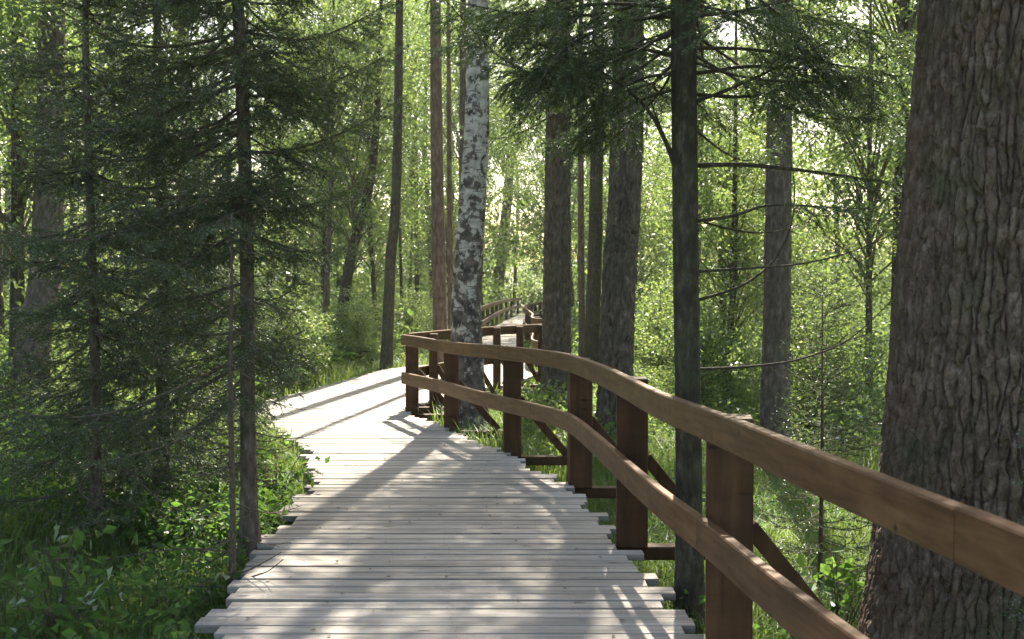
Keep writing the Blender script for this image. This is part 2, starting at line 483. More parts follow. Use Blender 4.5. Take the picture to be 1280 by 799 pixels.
mb = MB(); nv = np.array(nails); a8 = np.arange(8) * math.pi / 4
ring = np.stack((np.cos(a8), np.sin(a8), np.zeros(8)), -1) * .0038
mb.add((nv[:, None] + ring).reshape(-1, 3), np.arange(len(nv) * 8).reshape(-1, 8))
o = mb.build('nail_heads', M['nail'], deck); o["kind"] = 'stuff'
# long bearers below the planks
for off in (.22, .5, .78):
    ys = np.arange(.5, 63, .5)
    xs = deck_l(ys) * (1 - off) + deck_r(ys) * off
    k = np.ones(5) / 5
    xs2 = np.convolve(np.pad(xs, 2, 'edge'), k, 'valid')
    mb = MB()
    a, b = .05, .075
    P = np.stack((xs2, ys, np.full_like(ys, -.045 - b)), -1)
    V = np.concatenate([P + np.array((sx * a, 0, sz * b)) for sx, sz in ((-1, -1), (1, -1), (1, 1), (-1, 1))])
    n = len(ys); i = np.arange(n - 1)
    F = np.concatenate([np.stack((i + q * n, i + ((q + 1) % 4) * n, i + 1 + ((q + 1) % 4) * n, i + 1 + q * n), -1) for q in range(4)])
    mb.add(V, F); mb.build('bearer', M['beam'], deck)

# ------------------------------------------------------------------ railings
def rail_sweep(mb, pts, zt, h, th, outward=1):
    """board bent along pts (inner face line, x y), top height zt, height h, thickness th"""
    p = np.asarray(pts, float); n = len(p)
    t = unit(np.gradient(p, axis=0)); nrm = np.stack((t[:, 1], -t[:, 0]), -1) * outward
    b = .006
    prof = ((0, -h + b), (0, -b), (b, 0), (th - b, 0), (th, -b), (th, -h + b), (th - b, -h), (b, -h))
    V = np.stack([np.concatenate((p + nrm * q[0], (np.asarray(zt) + q[1])[:, None]), 1) for q in prof], 1)
    m = len(prof); i, j = np.meshgrid(np.arange(n - 1), np.arange(m), indexing='ij'); j2 = (j + 1) % m
    F = np.stack((i * m + j, (i + 1) * m + j, (i + 1) * m + j2, i * m + j2), -1).reshape(-1, 4)
    mb.add(V.reshape(-1, 3), F)
    base = mb.n - n * m
    mb.P.append((np.array([[base + k for k in range(m)]]), 0))
    mb.P.append((np.array([[base + (n - 1) * m + k for k in range(m)][::-1]]), 0))

def post_at(root, x, y, ang, top, size=.20, beam=.62, low=True, bdir=0.0):
    mb = MB(); ca, sa = math.cos(ang), math.sin(ang)
    ax = [[ca, sa, 0], [-sa, ca, 0], [0, 0, 1]]
    zb = -.042
    add_box(mb, (x, y, (top + zb) / 2), (size, size, top - zb), ax, .008, tint=rng.random())
    mb.build('post', M['stain'], root)
    if beam:
        cb, sb = math.cos(bdir), math.sin(bdir)
        mb = MB(); inner = 1.1
        axb = [[cb, sb, 0], [-sb, cb, 0], [0, 0, 1]]
        m = (beam - inner) / 2
        add_box(mb, (x + m * cb, y + m * sb, -.0865), (beam + inner, .10, .085), axb, .006, tint=rng.random())
        mb.build('cross_beam', M['stain'], root)
        p0 = np.array((x + (size / 2 - .01) * cb, y + (size / 2 - .01) * sb, .52)); p1 = np.array((x + (beam - .08) * cb, y + (beam - .08) * sb, -.035))
        d = unit(p1 - p0); side = np.array((-sb, cb, 0)); up = np.cross(d, side)
        mb = MB(); add_box(mb, (p0 + p1) / 2, (np.linalg.norm(p1 - p0), .045, .075), [d, side, up], .004, tint=rng.random())
        mb.build('brace', M['stain'], root)

NEAR = [(1.22, .4), (1.17, 1.2), (1.09, 2.18), (1.03, 2.67), (.915, 3.47), (.82, 4.38), (.746, 5.0), (.664, 5.9), (.558, 7.08), (.42, 8.25), (.18, 9.1), (-.1, 9.8), (-.45, 10.6), (-.82, 11.6), (-1.1, 12.3), (-1.42, 13.1)]
near = thing('railing', 'brown railing curving along the boardwalk from the big trunk to its corner post', 'railing', (.7, 7, 0))
pl = smooth_path(NEAR, 110)
zz = np.interp(pl[:, 1], [0, 8.3, 9.1, 9.8, 11.6, 13.1], [1.08, 1.08, 1.06, 1.04, 1.01, 1.0]) + .006 * np.sin(pl[:, 1] * 2.1)
zl = np.interp(pl[:, 1], [0, 8.3, 9.8, 11.6, 13.1], [.585, .59, .565, .545, .53]) + .006 * np.sin(pl[:, 1] * 1.7 + 1)
def boards(root, name, p, z, h, th, cuts, outward=1):
    cuts = [0] + cuts + [len(p) - 1]
    for a, b in zip(cuts[:-1], cuts[1:]):
        q = p[a:b + 1].copy(); zq = np.array(z[a:b + 1]) + rng.uniform(-.003, .003)
        if b < len(p) - 1: q[-1] -= unit((q[-1] - q[-2])[None])[0] * .003
        mb = MB(); rail_sweep(mb, q, zq, h + rng.uniform(-.003, .003), th + rng.uniform(-.002, .002), outward)
        mb.build(name, M['stain_rail'], root)
cut = [int(np.argmin(np.abs(pl[:, 1] - v))) for v in (2.45, 6.42, 9.85, 11.65)]
boards(near, 'top_rail', pl, zz, .135, .05, cut)
boards(near, 'lower_rail', pl, zl, .145, .048, [int(np.argmin(np.abs(pl[:, 1] - v))) for v in (4.5, 8.3, 11.65)])
for x, yy, ang, top, sz in ((1.33, 1.9, .0, 1.03, .2), (.985, 4.62, -.17, 1.02, .205), (.765, 6.5, -.08, 1.03, .195), (.56, 8.42, .08, 1.02, .185), (-.0, 9.98, .06, 1.0, .172), (-.70, 11.78, .04, .97, .166)):
    post_at(near, x, yy, ang, top, sz)
post_at(near, -1.30, 13.3, .05, .96, .165)

# railing that turns the corner and runs on past the birch
corner = thing('railing', 'brown railing turning the corner behind the birch and running right', 'railing', (-.8, 15, 0))
CR = [(-1.40, 13.55), (-1.18, 14.2), (-.85, 15.1), (-.45, 16.0), (0.0, 16.75), (.5, 17.6), (.78, 18.6)]
pc = smooth_path(CR, 40)
mb = MB(); rail_sweep(mb, pc, np.linspace(1.0, .98, 40), .14, .05, 1); mb.build('top_rail', M['stain_rail'], corner)
mb = MB(); rail_sweep(mb, pc, np.linspace(.53, .54, 40), .14, .048, 1); mb.build('lower_rail', M['stain_rail'], corner)
for x, yy in ((-1.08, 14.1), (-.62, 15.45), (-.24, 16.2), (.13, 16.75), (.50, 17.4)):
    post_at(corner, x, yy, -.1, .97, size=.115, beam=.45)

far_r = thing('railing', 'distant brown railing with a kink on the far stretch, seen beside a straight scaly trunk', 'railing', (.5, 26, 0))
FR = [(.80, 18.8), (.66, 19.6), (.42, 20.6), (.40, 22), (.46, 24), (.42, 28), (.36, 34), (.6, 39), (1.1, 44), (1.9, 51)]
pf = smooth_path(FR, 70)
mb = MB(); rail_sweep(mb, pf, np.full(70, 1.0), .14, .05); mb.build('top_rail', M['stain_rail'], far_r)
mb = MB(); rail_sweep(mb, pf, np.full(70, .55), .14, .048); mb.build('lower_rail', M['stain_rail'], far_r)
for k in range(3, 69, 5):
    t = unit((pf[k + 1] - pf[k - 1])[None])[0]
    post_at(far_r, pf[k][0] + t[1] * .14, pf[k][1] - t[0] * .14, 0, .97, size=.13, beam=.4)

far_l = thing('railing', 'distant brown railing on the opposite edge of the far deck', 'railing', (-.7, 40, 0))
pf = smooth_path([(-.98, 30.5), (-.84, 36), (-.70, 42), (-.42, 50), (.1, 58), (.6, 63)], 60)
mb = MB(); rail_sweep(mb, pf, np.full(60, 1.02), .15, .05, -1); mb.build('top_rail', M['stain_rail'], far_l)
mb = MB(); rail_sweep(mb, pf, np.full(60, .55), .15, .048, -1); mb.build('lower_rail', M['stain_rail'], far_l)
for k in range(1, 60, 7):
    post_at(far_l, pf[k][0] - .14, pf[k][1], 0, .99, size=.14, beam=.4, bdir=math.pi)

# ------------------------------------------------------------------ foliage building blocks
def needles(mb, p0, p1, spacing, ln, wd, mat=0, tint0=.5, up=.35):
    """needles round the twigs p0 -> p1"""
    p0, p1 = np.asarray(p0), np.asarray(p1)
    L = np.linalg.norm(p1 - p0, axis=1)
    cnt = np.maximum((L / spacing).astype(int), 2)
    idx = np.repeat(np.arange(len(p0)), cnt); n = len(idx)
    s = rng.random(n)
    d = unit(p1 - p0)[idx]
    base = p0[idx] + (p1 - p0)[idx] * s[:, None]
    rnd = rng.normal(size=(n, 3)); rnd[:, 2] = rnd[:, 2] * .8 + up
    perp = unit(rnd - d * (rnd * d).sum(1, keepdims=True))
    f = .55 + .5 * rng.random(n)
    dirn = unit(perp + d * f[:, None])
    lln = ln * (.7 + .5 * rng.random(n)) * (1 - .3 * s)
    side = unit(np.cross(dirn, rng.normal(size=(n, 3)))) * (wd * .5)
    tip = base + dirn * lln[:, None]
    V = np.stack((base - side, base + side, tip), 1).reshape(-1, 3)
    tw = np.repeat(np.clip(rng.normal(tint0, .18, len(p0)), 0, 1)[idx] + rng.normal(0, .06, n), 3)
    mb.add(V, np.arange(n * 3).reshape(-1, 3), mat, np.clip(tw, 0, 1))

def sticks(mb, p0, p1, r0, mat, r1=None):
    """many thin three-sided sticks"""
    p0, p1 = np.asarray(p0, float), np.asarray(p1, float); n = len(p0)
    if n == 0: return
    r0 = np.broadcast_to(np.asarray(r0, float), (n,)); r1 = r0 * .5 if r1 is None else np.broadcast_to(np.asarray(r1, float), (n,))
    d = unit(p1 - p0); u = unit(np.cross(d, np.array((.31, .17, .93)))); v = np.cross(d, u)
    V = []
    for p, r in ((p0, r0), (p1, r1)):
        for a in (0, 2.094, 4.189):
            V.append(p + r[:, None] * (u * math.cos(a) + v * math.sin(a)))
    V = np.stack(V, 1).reshape(-1, 3)
    b = np.arange(n)[:, None] * 6
    F = np.concatenate([b + np.array([[k, (k + 1) % 3, 3 + (k + 1) % 3, 3 + k]]) for k in range(3)])
    mb.add(V, F, mat)

def bough(path, r0, f0=.15, tw=.28, step=.045, hang=.25, sub=.35, n=24, bare=0.0):
    """a limb along path with side twigs; returns (path, radii, twig starts, twig ends)"""
    p = smooth_path(path, n)
    L = np.sum(np.linalg.norm(np.diff(p, axis=0), axis=1))
    rad = np.linspace(r0, max(r0 * .18, .0015), n)
    A, B = [], []
    m = max(int(L * (1 - f0) / step), 3)
    t = np.gradient(p, axis=0)
    for k in range(m):
        s = f0 + (1 - f0) * (k + random.random() * .7) / m
        i = min(int(s * (n - 1)), n - 2); fr = s * (n - 1) - i
        a = p[i] * (1 - fr) + p[i + 1] * fr
        d = unit(t[i]); side = np.cross(d, (0, 0, 1.0)); side = unit(side) * (1 if k % 2 else -1)
        ln = tw * min(1.0, .30 + 1.5 * (1 - s)) * (.6 + .6 * random.random()) * min(1, .35 + (s - f0) * 4)
        v = unit(d * (.55 + .4 * random.random()) + side * (.85 + .2 * random.random()) + np.array((0, 0, random.uniform(-hang * 1.4, .22))))
        e = a + v * ln * .55
        e2 = e + unit(v + np.array((0, 0, -hang * random.random()))) * ln * .45
        A += [a, e]; B += [e, e2]
        if sub and ln > .12:
            for q in range(int(ln / .055)):
                ss = .2 + .75 * (q + random.random()) / max(int(ln / .055), 1)
                aa = a + (e2 - a) * ss
                sd = unit(np.cross(v, (0, 0, 1.0))) * (1 if q % 2 else -1)
                l2 = ln * sub * (1.1 - ss) * (.7 + .6 * random.random())
                A.append(aa); B.append(aa + unit(v * .8 + sd * .7 + np.array((0, 0, random.uniform(-hang * 1.2, .05)))) * l2)
    A.append(p[-2]); B.append(p[-1] + (p[-1] - p[-2]) * .5)
    return p, rad, np.array(A), np.array(B)

def limb_path(base, az, L, slope=-.1, sag=.18, lift=.14, wig=.04):
    d = np.array((math.cos(az), math.sin(az), 0)); sd = np.array((-d[1], d[0], 0))
    out = []
    for s in (0, .25, .5, .75, 1):
        z = slope * s * L - sag * L * math.sin(s * math.pi * .8) + lift * L * s ** 3
        out.append(base + d * L * s + sd * random.uniform(-wig, wig) * L * (s > 0) + np.array((0, 0, z)))
    return out

def trunk_grid(mb, path, rad, nth, nz, cw=.06, ch=.2, depth=.015, flake=.004, seed=0, flare=None, roots=0, mat=0, sharp=.24):
    """trunk with real bark relief: plates separated by furrows"""
    p = smooth_path(path, nz)
    zs = np.linspace(0, 1, nz)
    seg = np.concatenate(([0], np.cumsum(np.linalg.norm(np.diff(p, axis=0), axis=1))))
    rr = np.interp(seg / seg[-1], np.linspace(0, 1, len(rad)), rad)
    if flare: rr = rr * (1 + flare[0] * np.exp(-seg / flare[1]))
    th = np.arange(nth) * 2 * math.pi / nth
    TH, S = np.meshgrid(th, seg, indexing='xy')
    circ = 2 * math.pi * float(np.mean(rr))
    ncell = max(int(circ / cw), 5)
    U = TH / (2 * math.pi) * ncell
    W = S / ch
    wu = np.sin(TH * 3 + seed) * .4 + (fbm(np.cos(TH) * 2.5 + seed, S * 2.3 + np.sin(TH) * 2.5, seed, 3) - .5) * 1.5
    wv = (fbm(np.cos(TH) * 5 + 3, S * 4.1 + np.sin(TH) * 5, seed + 3, 3) - .5) * 1.3
    f1, f2, cid = worley(U + wu, W + wv + np.floor(U) * 0, seed, ncell)
    plate = sstep(.0, sharp, f2 - f1)
    g1, g2, c2 = worley((U + wu) * 2.6, (W + wv) * 3.0, seed + 20, ncell * 3)
    small = sstep(.0, .35, g2 - g1)
    disp = depth * (plate - .6) * (.65 + .6 * cid) + flake * (small - .5) * 2 + flake * (c2 - .5) * 2.2
    disp = disp + depth * 1.2 * (fbm(np.cos(TH) * 1.2 + 7, S * .7 + np.sin(TH) * 1.2, seed + 8) - .5)
    if roots:
        lob = .5 + .5 * np.cos(TH * roots + seed)
        disp = disp + rr[:, None] * .55 * lob ** 2 * np.exp(-S / .28)
    if nth > 400:
        wu2 = (fbm(np.cos(TH) * 3 + seed, S * 3.1 + np.sin(TH) * 3, seed + 11, 3) - .5) * 1.5 + (fbm(U * 1.3, S * 14, seed + 12, 2) - .5) * .55
        v1, v2, vid = worley(U * 1.05 + wu2, S / .34 + (fbm(U * .9, S * 3, seed + 13, 2) - .5) * .8, seed + 14, None)
        h1, h2, hid = worley(U * 1.05 + wu2, S / .085 + (fbm(U * 1.1, S * 9, seed + 15, 2) - .5) * 1.0, seed + 16, None)
        disp = .022 * (sstep(0, .20, v2 - v1) - .7) + .009 * (sstep(0, .14, h2 - h1) - .5) + .011 * (hid - .5) + .008 * (vid - .5)
        disp = disp + .03 * (fbm(np.cos(TH) * 1.2 + 7, S * .7 + np.sin(TH) * 1.2, seed + 8) - .5) + rr[:, None] * .5 * (.5 + .5 * np.cos(TH * 5 + seed)) ** 2 * np.exp(-S / .28)
        cid, c2 = hid, vid
        disp = disp + .007 * (fbm(TH / (2 * math.pi) * 170, S * 26, seed + 40, 2) - .5) + .006 * (fbm(TH / (2 * math.pi) * 60, S * 55, seed + 44, 2) - .5)
    rt = rr[:, None] + disp
    V = np.stack((p[:, 0, None] + rt * np.cos(TH), p[:, 1, None] + rt * np.sin(TH), np.broadcast_to(p[:, 2, None], TH.shape)), -1)
    i, j = np.meshgrid(np.arange(nz - 1), np.arange(nth), indexing='ij'); j2 = (j + 1) % nth
    F = np.stack((i * nth + j, i * nth + j2, (i + 1) * nth + j2, (i + 1) * nth + j), -1).reshape(-1, 4)
    mb.add(V.reshape(-1, 3), F, mat, np.clip(.5 + .5 * (cid - .5) + .3 * (c2 - .5), 0, 1).ravel())
    return p, rr

def leaf_quads(mb, cen, size, tint, flat=.55, mat=0, asp=.6):
    """one diamond leaf per centre"""
    n = len(cen)
    nrm = rng.normal(size=(n, 3)) * (1 - flat) + np.array((0, 0, 1.0)) * flat
    nrm = unit(nrm)
    a = unit(np.cross(nrm, rng.normal(size=(n, 3)))); b = np.cross(nrm, a)
    s = (size * (.65 + .7 * rng.random(n)))[:, None] if np.ndim(size) else size * (.65 + .7 * rng.random(n))[:, None]
    k = .18 * s
    V = np.stack((cen - a * s * .5, cen - b * s * .5 * asp + nrm * k * .5 - a * s * .05, cen + a * s * .5 - nrm * k * .4, cen + b * s * .5 * asp + nrm * k * .5 - a * s * .05), 1).reshape(-1, 3)
    mb.add(V, np.arange(n * 4).reshape(-1, 4), mat, np.repeat(np.clip(tint, 0, 1), 4))

def blob_pts(n, c, r):
    v = unit(rng.normal(size=(n, 3))) * (rng.random(n) ** .5)[:, None]
    return np.asarray(c) + v * np.asarray(r)

# ------------------------------------------------------------------ tree builders
def needle_crown(mb, base_z0, z1, x0, y0, lean, nw, rmax, per=5, spacing=.0027, nl=.024, nwid=.0042, tw=.34, step=.036, rtop=.3, sub=.35, slope=-.1, hang=.42, f0=.12, wood=None, az0=0, skew=None, r_l=.011, fine=9.0):
    """whorls of living boughs from base_z0 to z1 round a trunk line (x0,y0)+lean*z"""
    A, B = [], []
    for k in range(nw):
        s = k / max(nw - 1, 1)
        for q in range(per):
            z = base_z0 + (z1 - base_z0) * (s + random.uniform(-.9, .9) / nw)
            az = az0 + q * 2 * math.pi / per + k * 1.1 + random.uniform(-.6, .6)
            L = rmax * ((1 - s) + rtop * s) * random.uniform(.45, 1.12)
            if skew: L *= 1 + skew[1] * math.cos(az - skew[0])
            b = np.array((x0 + lean[0] * z, y0 + lean[1] * z, z))
            p, rad, a, e = bough(limb_path(b, az, L, slope + .5 * s + random.uniform(-.28, .2), random.uniform(.08, .26), random.uniform(.0, .26), .09), r_l * (.5 + .5 * L / rmax), f0, tw, step, hang, sub)
            add_tube(wood or mb, p, rad, 5, 1, cap=False)
            A.append(a); B.append(e)
    A, B = np.concatenate(A), np.concatenate(B)
    sticks(mb, A, B, .0022, 1)
    needles(mb, A, B, spacing, nl, nwid)

def bare_twigs(root, z0, z1, x0, y0, lean, n, Lm, r=.006, droop=-.15, mat=0, fork=4):
    for k in range(n):
        mb = MB(); A, B = [], []
        z = z0 + (z1 - z0) * (k + random.random()) / n
        az = random.random() * 6.283
        L = Lm * random.uniform(.35, 1.1)
        p = smooth_path(limb_path(np.array((x0 + lean[0] * z, y0 + lean[1] * z, z)), az, L, droop + random.uniform(-.2, .2), .1, .1, .08), 10)
        add_tube(mb, p, np.linspace(r, r * .25, 10) * random.uniform(.6, 1.1), 4, mat, cap=False)
        for q in range(fork):
            i = random.randint(3, 8)
            v = unit(unit(p[i + 1] - p[i]) + rng.normal(size=3) * .55)
            A.append(p[i]); B.append(p[i] + v * L * random.uniform(.12, .35))
        if A: sticks(mb, A, B, r * .3, mat)
        mb.build('dead_branch', M['twig'], root)

# ---------------------------------------------------------- the big trunk at the right
def big_trunk():
    base = np.array((2.16, 4.55, -.62))
    t = thing('spruce_tree', 'massive trunk with deeply furrowed bark beside the near railing', 'tree', base)
    mb = MB()
    trunk_grid(mb, [base, (2.175, 4.56, .6), (2.22, 4.6, 2.0), (2.32, 4.65, 3.6), (2.40, 4.7, 6.0)], [.53, .475, .425, .40, .385, .375], 680, 900, .042, .19, .030, .007, 3, (.40, .5), 5, sharp=.16)
    mb.build('trunk', M['bark_big'], t, smooth=True)
    mb = MB()
    add_tube(mb, [(2.40, 4.7, 5.98), (2.43, 4.8, 10), (2.45, 4.9, 16), (2.5, 5, 22)], [.37, .30, .2, .04], 14, 1)
    needle_crown(mb, 8, 21, 2.2, 4.75, (.012, .01), 11, 2.8, 6, .035, .07, .014, .7, .16, .2, 0, wood=None, r_l=.04)
    mb.build('crown', [M['needle'], M['bark_big']], t)
big_trunk()

# ---------------------------------------------------------- foreground spruces, left
def spruce_left(base, lean, H, r, label, z0, z1, nw, rmax, seed, skew=None, dead=(0.1, 1.0, 14, .6), per=5, **kw):
    random.seed(seed)
    base = np.asarray(base, float)
    t = thing('spruce_tree', label, 'tree', base, 'spruces beside the left edge of the boardwalk')
    L = np.array((lean[0], lean[1], 1.0))
    mb = MB(); x0, y0 = base[0] - lean[0] * base[2], base[1] - lean[1] * base[2]
    pts = [base + L * h + np.array((math.sin(h * 1.3 + seed) * .018, 0, 0)) for h in np.linspace(0, H, 9)]
    trunk_grid(mb, pts, [r, r * .93, r * .8, r * .5, r * .18], 40, 260, .035, .06, .004, .0015, seed, (.35, .25), 4)
    mb.build('trunk', M['bark_spruce'], t, smooth=True)
    mb = MB()
    zm = 5.0; k1 = max(int(nw * (zm - z0) / (z1 - z0)), 4); fr = (zm - z0) / (z1 - z0)
    if fr < .95:
        zl = z0 + .9; kl = max(int(k1 * .9 / (zm - z0)), 3)
        needle_crown(mb, z0, zl, x0, y0, lean, kl, rmax * .95, per, skew=skew, rtop=1.0, **kw)
        needle_crown(mb, zl + .1, zm, x0, y0, lean, k1 - kl, rmax * 1.05, per, rtop=.75, skew=skew and (skew[0], .42), **kw)
        needle_crown(mb, zm + .2, z1, x0, y0, lean, max((nw - k1) // 2, 3), rmax * (1 - .6 * fr), per, spacing=.02, nl=.05, nwid=.014, tw=.4, step=.08)
    else:
        needle_crown(mb, z0, z1, x0, y0, lean, nw, rmax, per, skew=skew, **kw)
    mb.build('crown', [M['needle'], M['twig']], t)
    bare_twigs(t, dead[0], dead[1], x0, y0, lean, dead[2], dead[3])
    return t

b3 = px(316, 705, 6.4)
spruce_left(b3, (-.022, .01), 6.6, .046, 'young spruce with a bare lower trunk right at the plank ends', 1.15, 6.4, 22, 1.08, 11, (3.0, .75), (.2, 1.25, 24, .5), 11, hang=.6)
t3 = [o for o in bpy.data.objects if o.get('label', '').startswith('young spruce with a bare')][0]
for pth, r, dr in (([(304, 190), (360, 188), (430, 165), (505, 122)], .011, -.3), ([(304, 120), (370, 118), (440, 92), (500, 60)], .011, .3), ([(303, 40), (380, 50), (450, 25), (520, -20)], .011, .1), ([(305, 265), (360, 262), (420, 245), (470, 215)], .009, .4), ([(304, 150), (240, 165), (150, 150), (60, 120)], .011, -.4), ([(305, 245), (240, 262), (160, 262), (85, 235)], .011, -.7)):
    P = [px(u, v, 6.4 + .1 + dr * k / 3) for k, (u, v) in enumerate(pth)]
    p, rad, A, B = bough(P, r, .2, .36, .03, .6, .45)
    mb = MB(); add_tube(mb, p, rad, 6); sticks(mb, A, B, .0022, 0); bo = mb.build('branch', M['twig'], t3)
    nd = MB(); needles(nd, A, B, .0026, .024, .0045)
    no = nd.build('needles', M['needle'], None, origin=t3.location); no.location = (0, 0, 0); no.parent = bo
b2 = px(203, 640, 8.0)
spruce_left(b2, (.004, .0), 5.4, .05, 'slim reddish spruce trunk half hidden among dark boughs', .45, 5.0, 16, 1.3, 12, None, (.1, .7, 10, .6), 10, tw=.42, hang=.6)
b1 = px(118, 655, 7.0)
spruce_left(b1, (.0, .0), 4.9, .032, 'small bushy spruce low in the dark thicket', .5, 4.6, 13, 1.05, 13, None, (.0, .5, 8, .5), 8)

# dead sapling beside it
def dead_sapling():
    base = px(290, 742, 5.75)
    t = thing('spruce_sapling', 'thin leafless sapling with brittle twigs touching the plank ends', 'tree', base)
    random.seed(5)
    mb = MB(); pts = [base + np.array((.005 * math.sin(h * 4), .02 * h, h)) for h in np.linspace(0, 2.15, 8)]
    add_tube(mb, smooth_path(pts, 20), np.linspace(.021, .006, 20), 8)
    mb.build('trunk', M['twig'], t, smooth=True)
    bare_twigs(t, base[2] + .15, base[2] + 2.0, base[0], base[1], (0, .02), 34, .62, .0055, -.12, fork=6)
    for p in ([(288, 716), (305, 715), (330, 703), (352, 690)], [(288, 722), (310, 722), (335, 714), (354, 699)], [(286, 690), (240, 686), (190, 690), (130, 700)], [(287, 735), (240, 733), (180, 738), (120, 735)], [(290, 560), (262, 552), (225, 540), (205, 520)]):
        mb = MB(); add_tube(mb, smooth_path([px(u, v, 5.75 - .1 * k) for k, (u, v) in enumerate(p)], 10), np.linspace(.006, .002, 10), 5)
        mb.build('dead_branch', M['twig'], t)
dead_sapling()

# ---------------------------------------------------------- dark spruce right behind the railing, branch by branch
def dark_spruce():
    random.seed(21)
    d0 = 5.65
    base = px(862, 830, d0)
    t = thing('spruce_tree', 'straight dark spruce with long bare branches, close behind the railing', 'tree', base)
    mb = MB()
    trunk_grid(mb, [base, px(861, 600, d0), px(857, 300, d0), px(854, 0, d0), px(852, -500, d0), px(851, -1400, d0)], [.071, .069, .067, .064, .054, .03], 72, 700, .05, .05, .0035, .0014, 31, (.3, .3), 4)
    mb.build('trunk', M['bark_dark'], t, smooth=True)
    # (pixel path, radius, where living twigs start, twig length, drift in depth)
    br = [
        ([(866, 207), (930, 206), (1010, 214), (1080, 224), (1132, 233), (1180, 240)], .015, .45, .34, .25),
        ([(866, 277), (915, 270), (960, 257), (1020, 258), (1090, 262)], .011, .5, .30, -.3),
        ([(880, 278), (920, 288), (955, 291), (990, 284), (1030, 262)], .007, .7, .16, .3),
        ([(866, 340), (940, 335), (1000, 330), (1070, 313), (1128, 286)], .009, .8, .2, -.25),
        ([(866, 377), (925, 358), (965, 328), (988, 285), (993, 235), (986, 185)], .010, .9, .1, .2),
        ([(866, 462), (940, 458), (1000, 449), (1060, 425), (1115, 376)], .009, .9, .15, -.3),
        ([(848, 225), (832, 178), (806, 133), (755, 92), (690, 62), (610, 25)], .013, .35, .32, -.3),
        ([(848, 205), (828, 165), (812, 120), (800, 60)], .009, .6, .25, .5),
        ([(866, 128), (920, 108), (990, 75), (1060, 40)], .012, .3, .34, -.3),
        ([(866, 118), (940, 120), (1020, 100), (1120, 104)], .012, .3, .36, .4),
        ([(866, 60), (940, 62), (1030, 78), (1120, 95)], .012, .25, .36, -.5),
        ([(866, 160), (905, 190), (935, 200), (980, 180)], .007, .5, .22, .8),
        ([(848, 70), (780, 60), (700, 75), (625, 110)], .012, .25, .36, -.4),
        ([(848, 40), (770, 70), (690, 110), (640, 170)], .012, .3, .36, .5),
        ([(848, 110), (790, 130), (735, 165), (690, 180)], .010, .3, .32, .9),
        ([(848, 10), (760, 5), (660, 15), (540, 30)], .013, .25, .38, .2),
        ([(866, 20), (950, 15), (1050, 30), (1150, 62)], .012, .2, .38, .5),
        ([(866, 92), (960, 84), (1060, 118), (1130, 172)], .012, .3, .36, .8),
        ([(866, -30), (940, -5), (1000, 42), (1065, 120)], .012, .25, .38, -.4),
        ([(866, 5), (930, 25), (985, 85), (1010, 140)], .010, .3, .34, .9),
        ([(848, 20), (780, 28), (705, 62), (655, 140)], .012, .25, .38, -.6),
        ([(848, -25), (740, -12), (640, 28), (555, 62)], .012, .3, .38, .6),
        ([(848, 90), (800, 100), (755, 128), (720, 185)], .010, .3, .34, .3),
        ([(848, 277), (838, 276), (828, 275)], .006, .99, .02, 0),
        ([(848, 330), (838, 331), (831, 332)], .005, .99, .02, 0),
        ([(850, 377), (842, 378), (834, 377)], .005, .99, .02, 0)]
    for pth, r, f0, tw, dr in br:
        n = len(pth)
        P = [px(u, v, d0 + dr * (k / (n - 1)) ** 1.2) for k, (u, v) in enumerate(pth)]
        mb, nd = MB(), MB()
        stub = f0 > .98
        p, rad, A, B = bough(P, r, f0, tw, .024, .75, .5)
        add_tube(mb, p, rad, 7, 1)
        if not stub:
            sticks(mb, A, B, .0022, 1)
            needles(nd, A, B, .0026, .023, .0045)
            if f0 > .4:
                S0, S1 = [], []
                for q in range(9):
                    i = random.randint(3, 20); S0.append(p[i]); S1.append(p[i] + unit(p[i + 1] - p[i] + rng.normal(size=3) * .03) * random.uniform(.05, .2))
                sticks(mb, S0, S1, .002, 1)
        bo = mb.build('branch', [M['needle'], M['bark_dark']], t)
        if not stub:
            no = nd.build('needles', M['needle'], None, origin=t.location); no.location = (0, 0, 0); no.parent = bo
    mb = MB()
    x0, y0, z0 = px(854, 0, d0)
    needle_crown(mb, 2.8, 4.0, x0, y0, (-.002, 0), 6, 1.6, 6, .0028, .024, .0045, .38, .034, .9, .4, -.08, .6, .25)
    needle_crown(mb, 4.0, 9.3, x0, y0, (-.002, 0), 14, 1.5, 6, .014, .045, .013, .4, .07, .15, .3, -.1, .5)
    mb.build('crown', [M['needle'], M['bark_dark']], t)
dark_spruce()

# ---------------------------------------------------------- small spruces at the right
def small_spruce(name, base, H, rmax, label, seed, nw, sp=.006, nl=.016):
    random.seed(seed); base = np.asarray(base)
    t = thing(name, label, 'tree', base)
    mb = MB(); add_tube(mb, [base, base + (.01, 0, H * .5), base + (0, 0, H)], [.017, .011, .003], 8)
    mb.build('trunk', M['twig'], t, smooth=True)
    mb = MB()
    needle_crown(mb, base[2] + .22, base[2] + H * .98, base[0], base[1], (0, 0), nw, rmax, 5, sp, nl, .0042, .17, .04, .12, .35, .1, .15, .1, r_l=.004)
    mb.build('crown', [M['needle'], M['twig']], t)
b = px(1024, 775, 6.2)
small_spruce('spruce_sapling', b, 2.05, .62, 'slender young spruce with sparse boughs left of the massive trunk', 41, 22, .0045)
small_spruce('spruce_sapling', (1.98, 3.72, -.5), 1.75, .34, 'little spruce poking in front of the massive furrowed trunk', 42, 12, .0035)

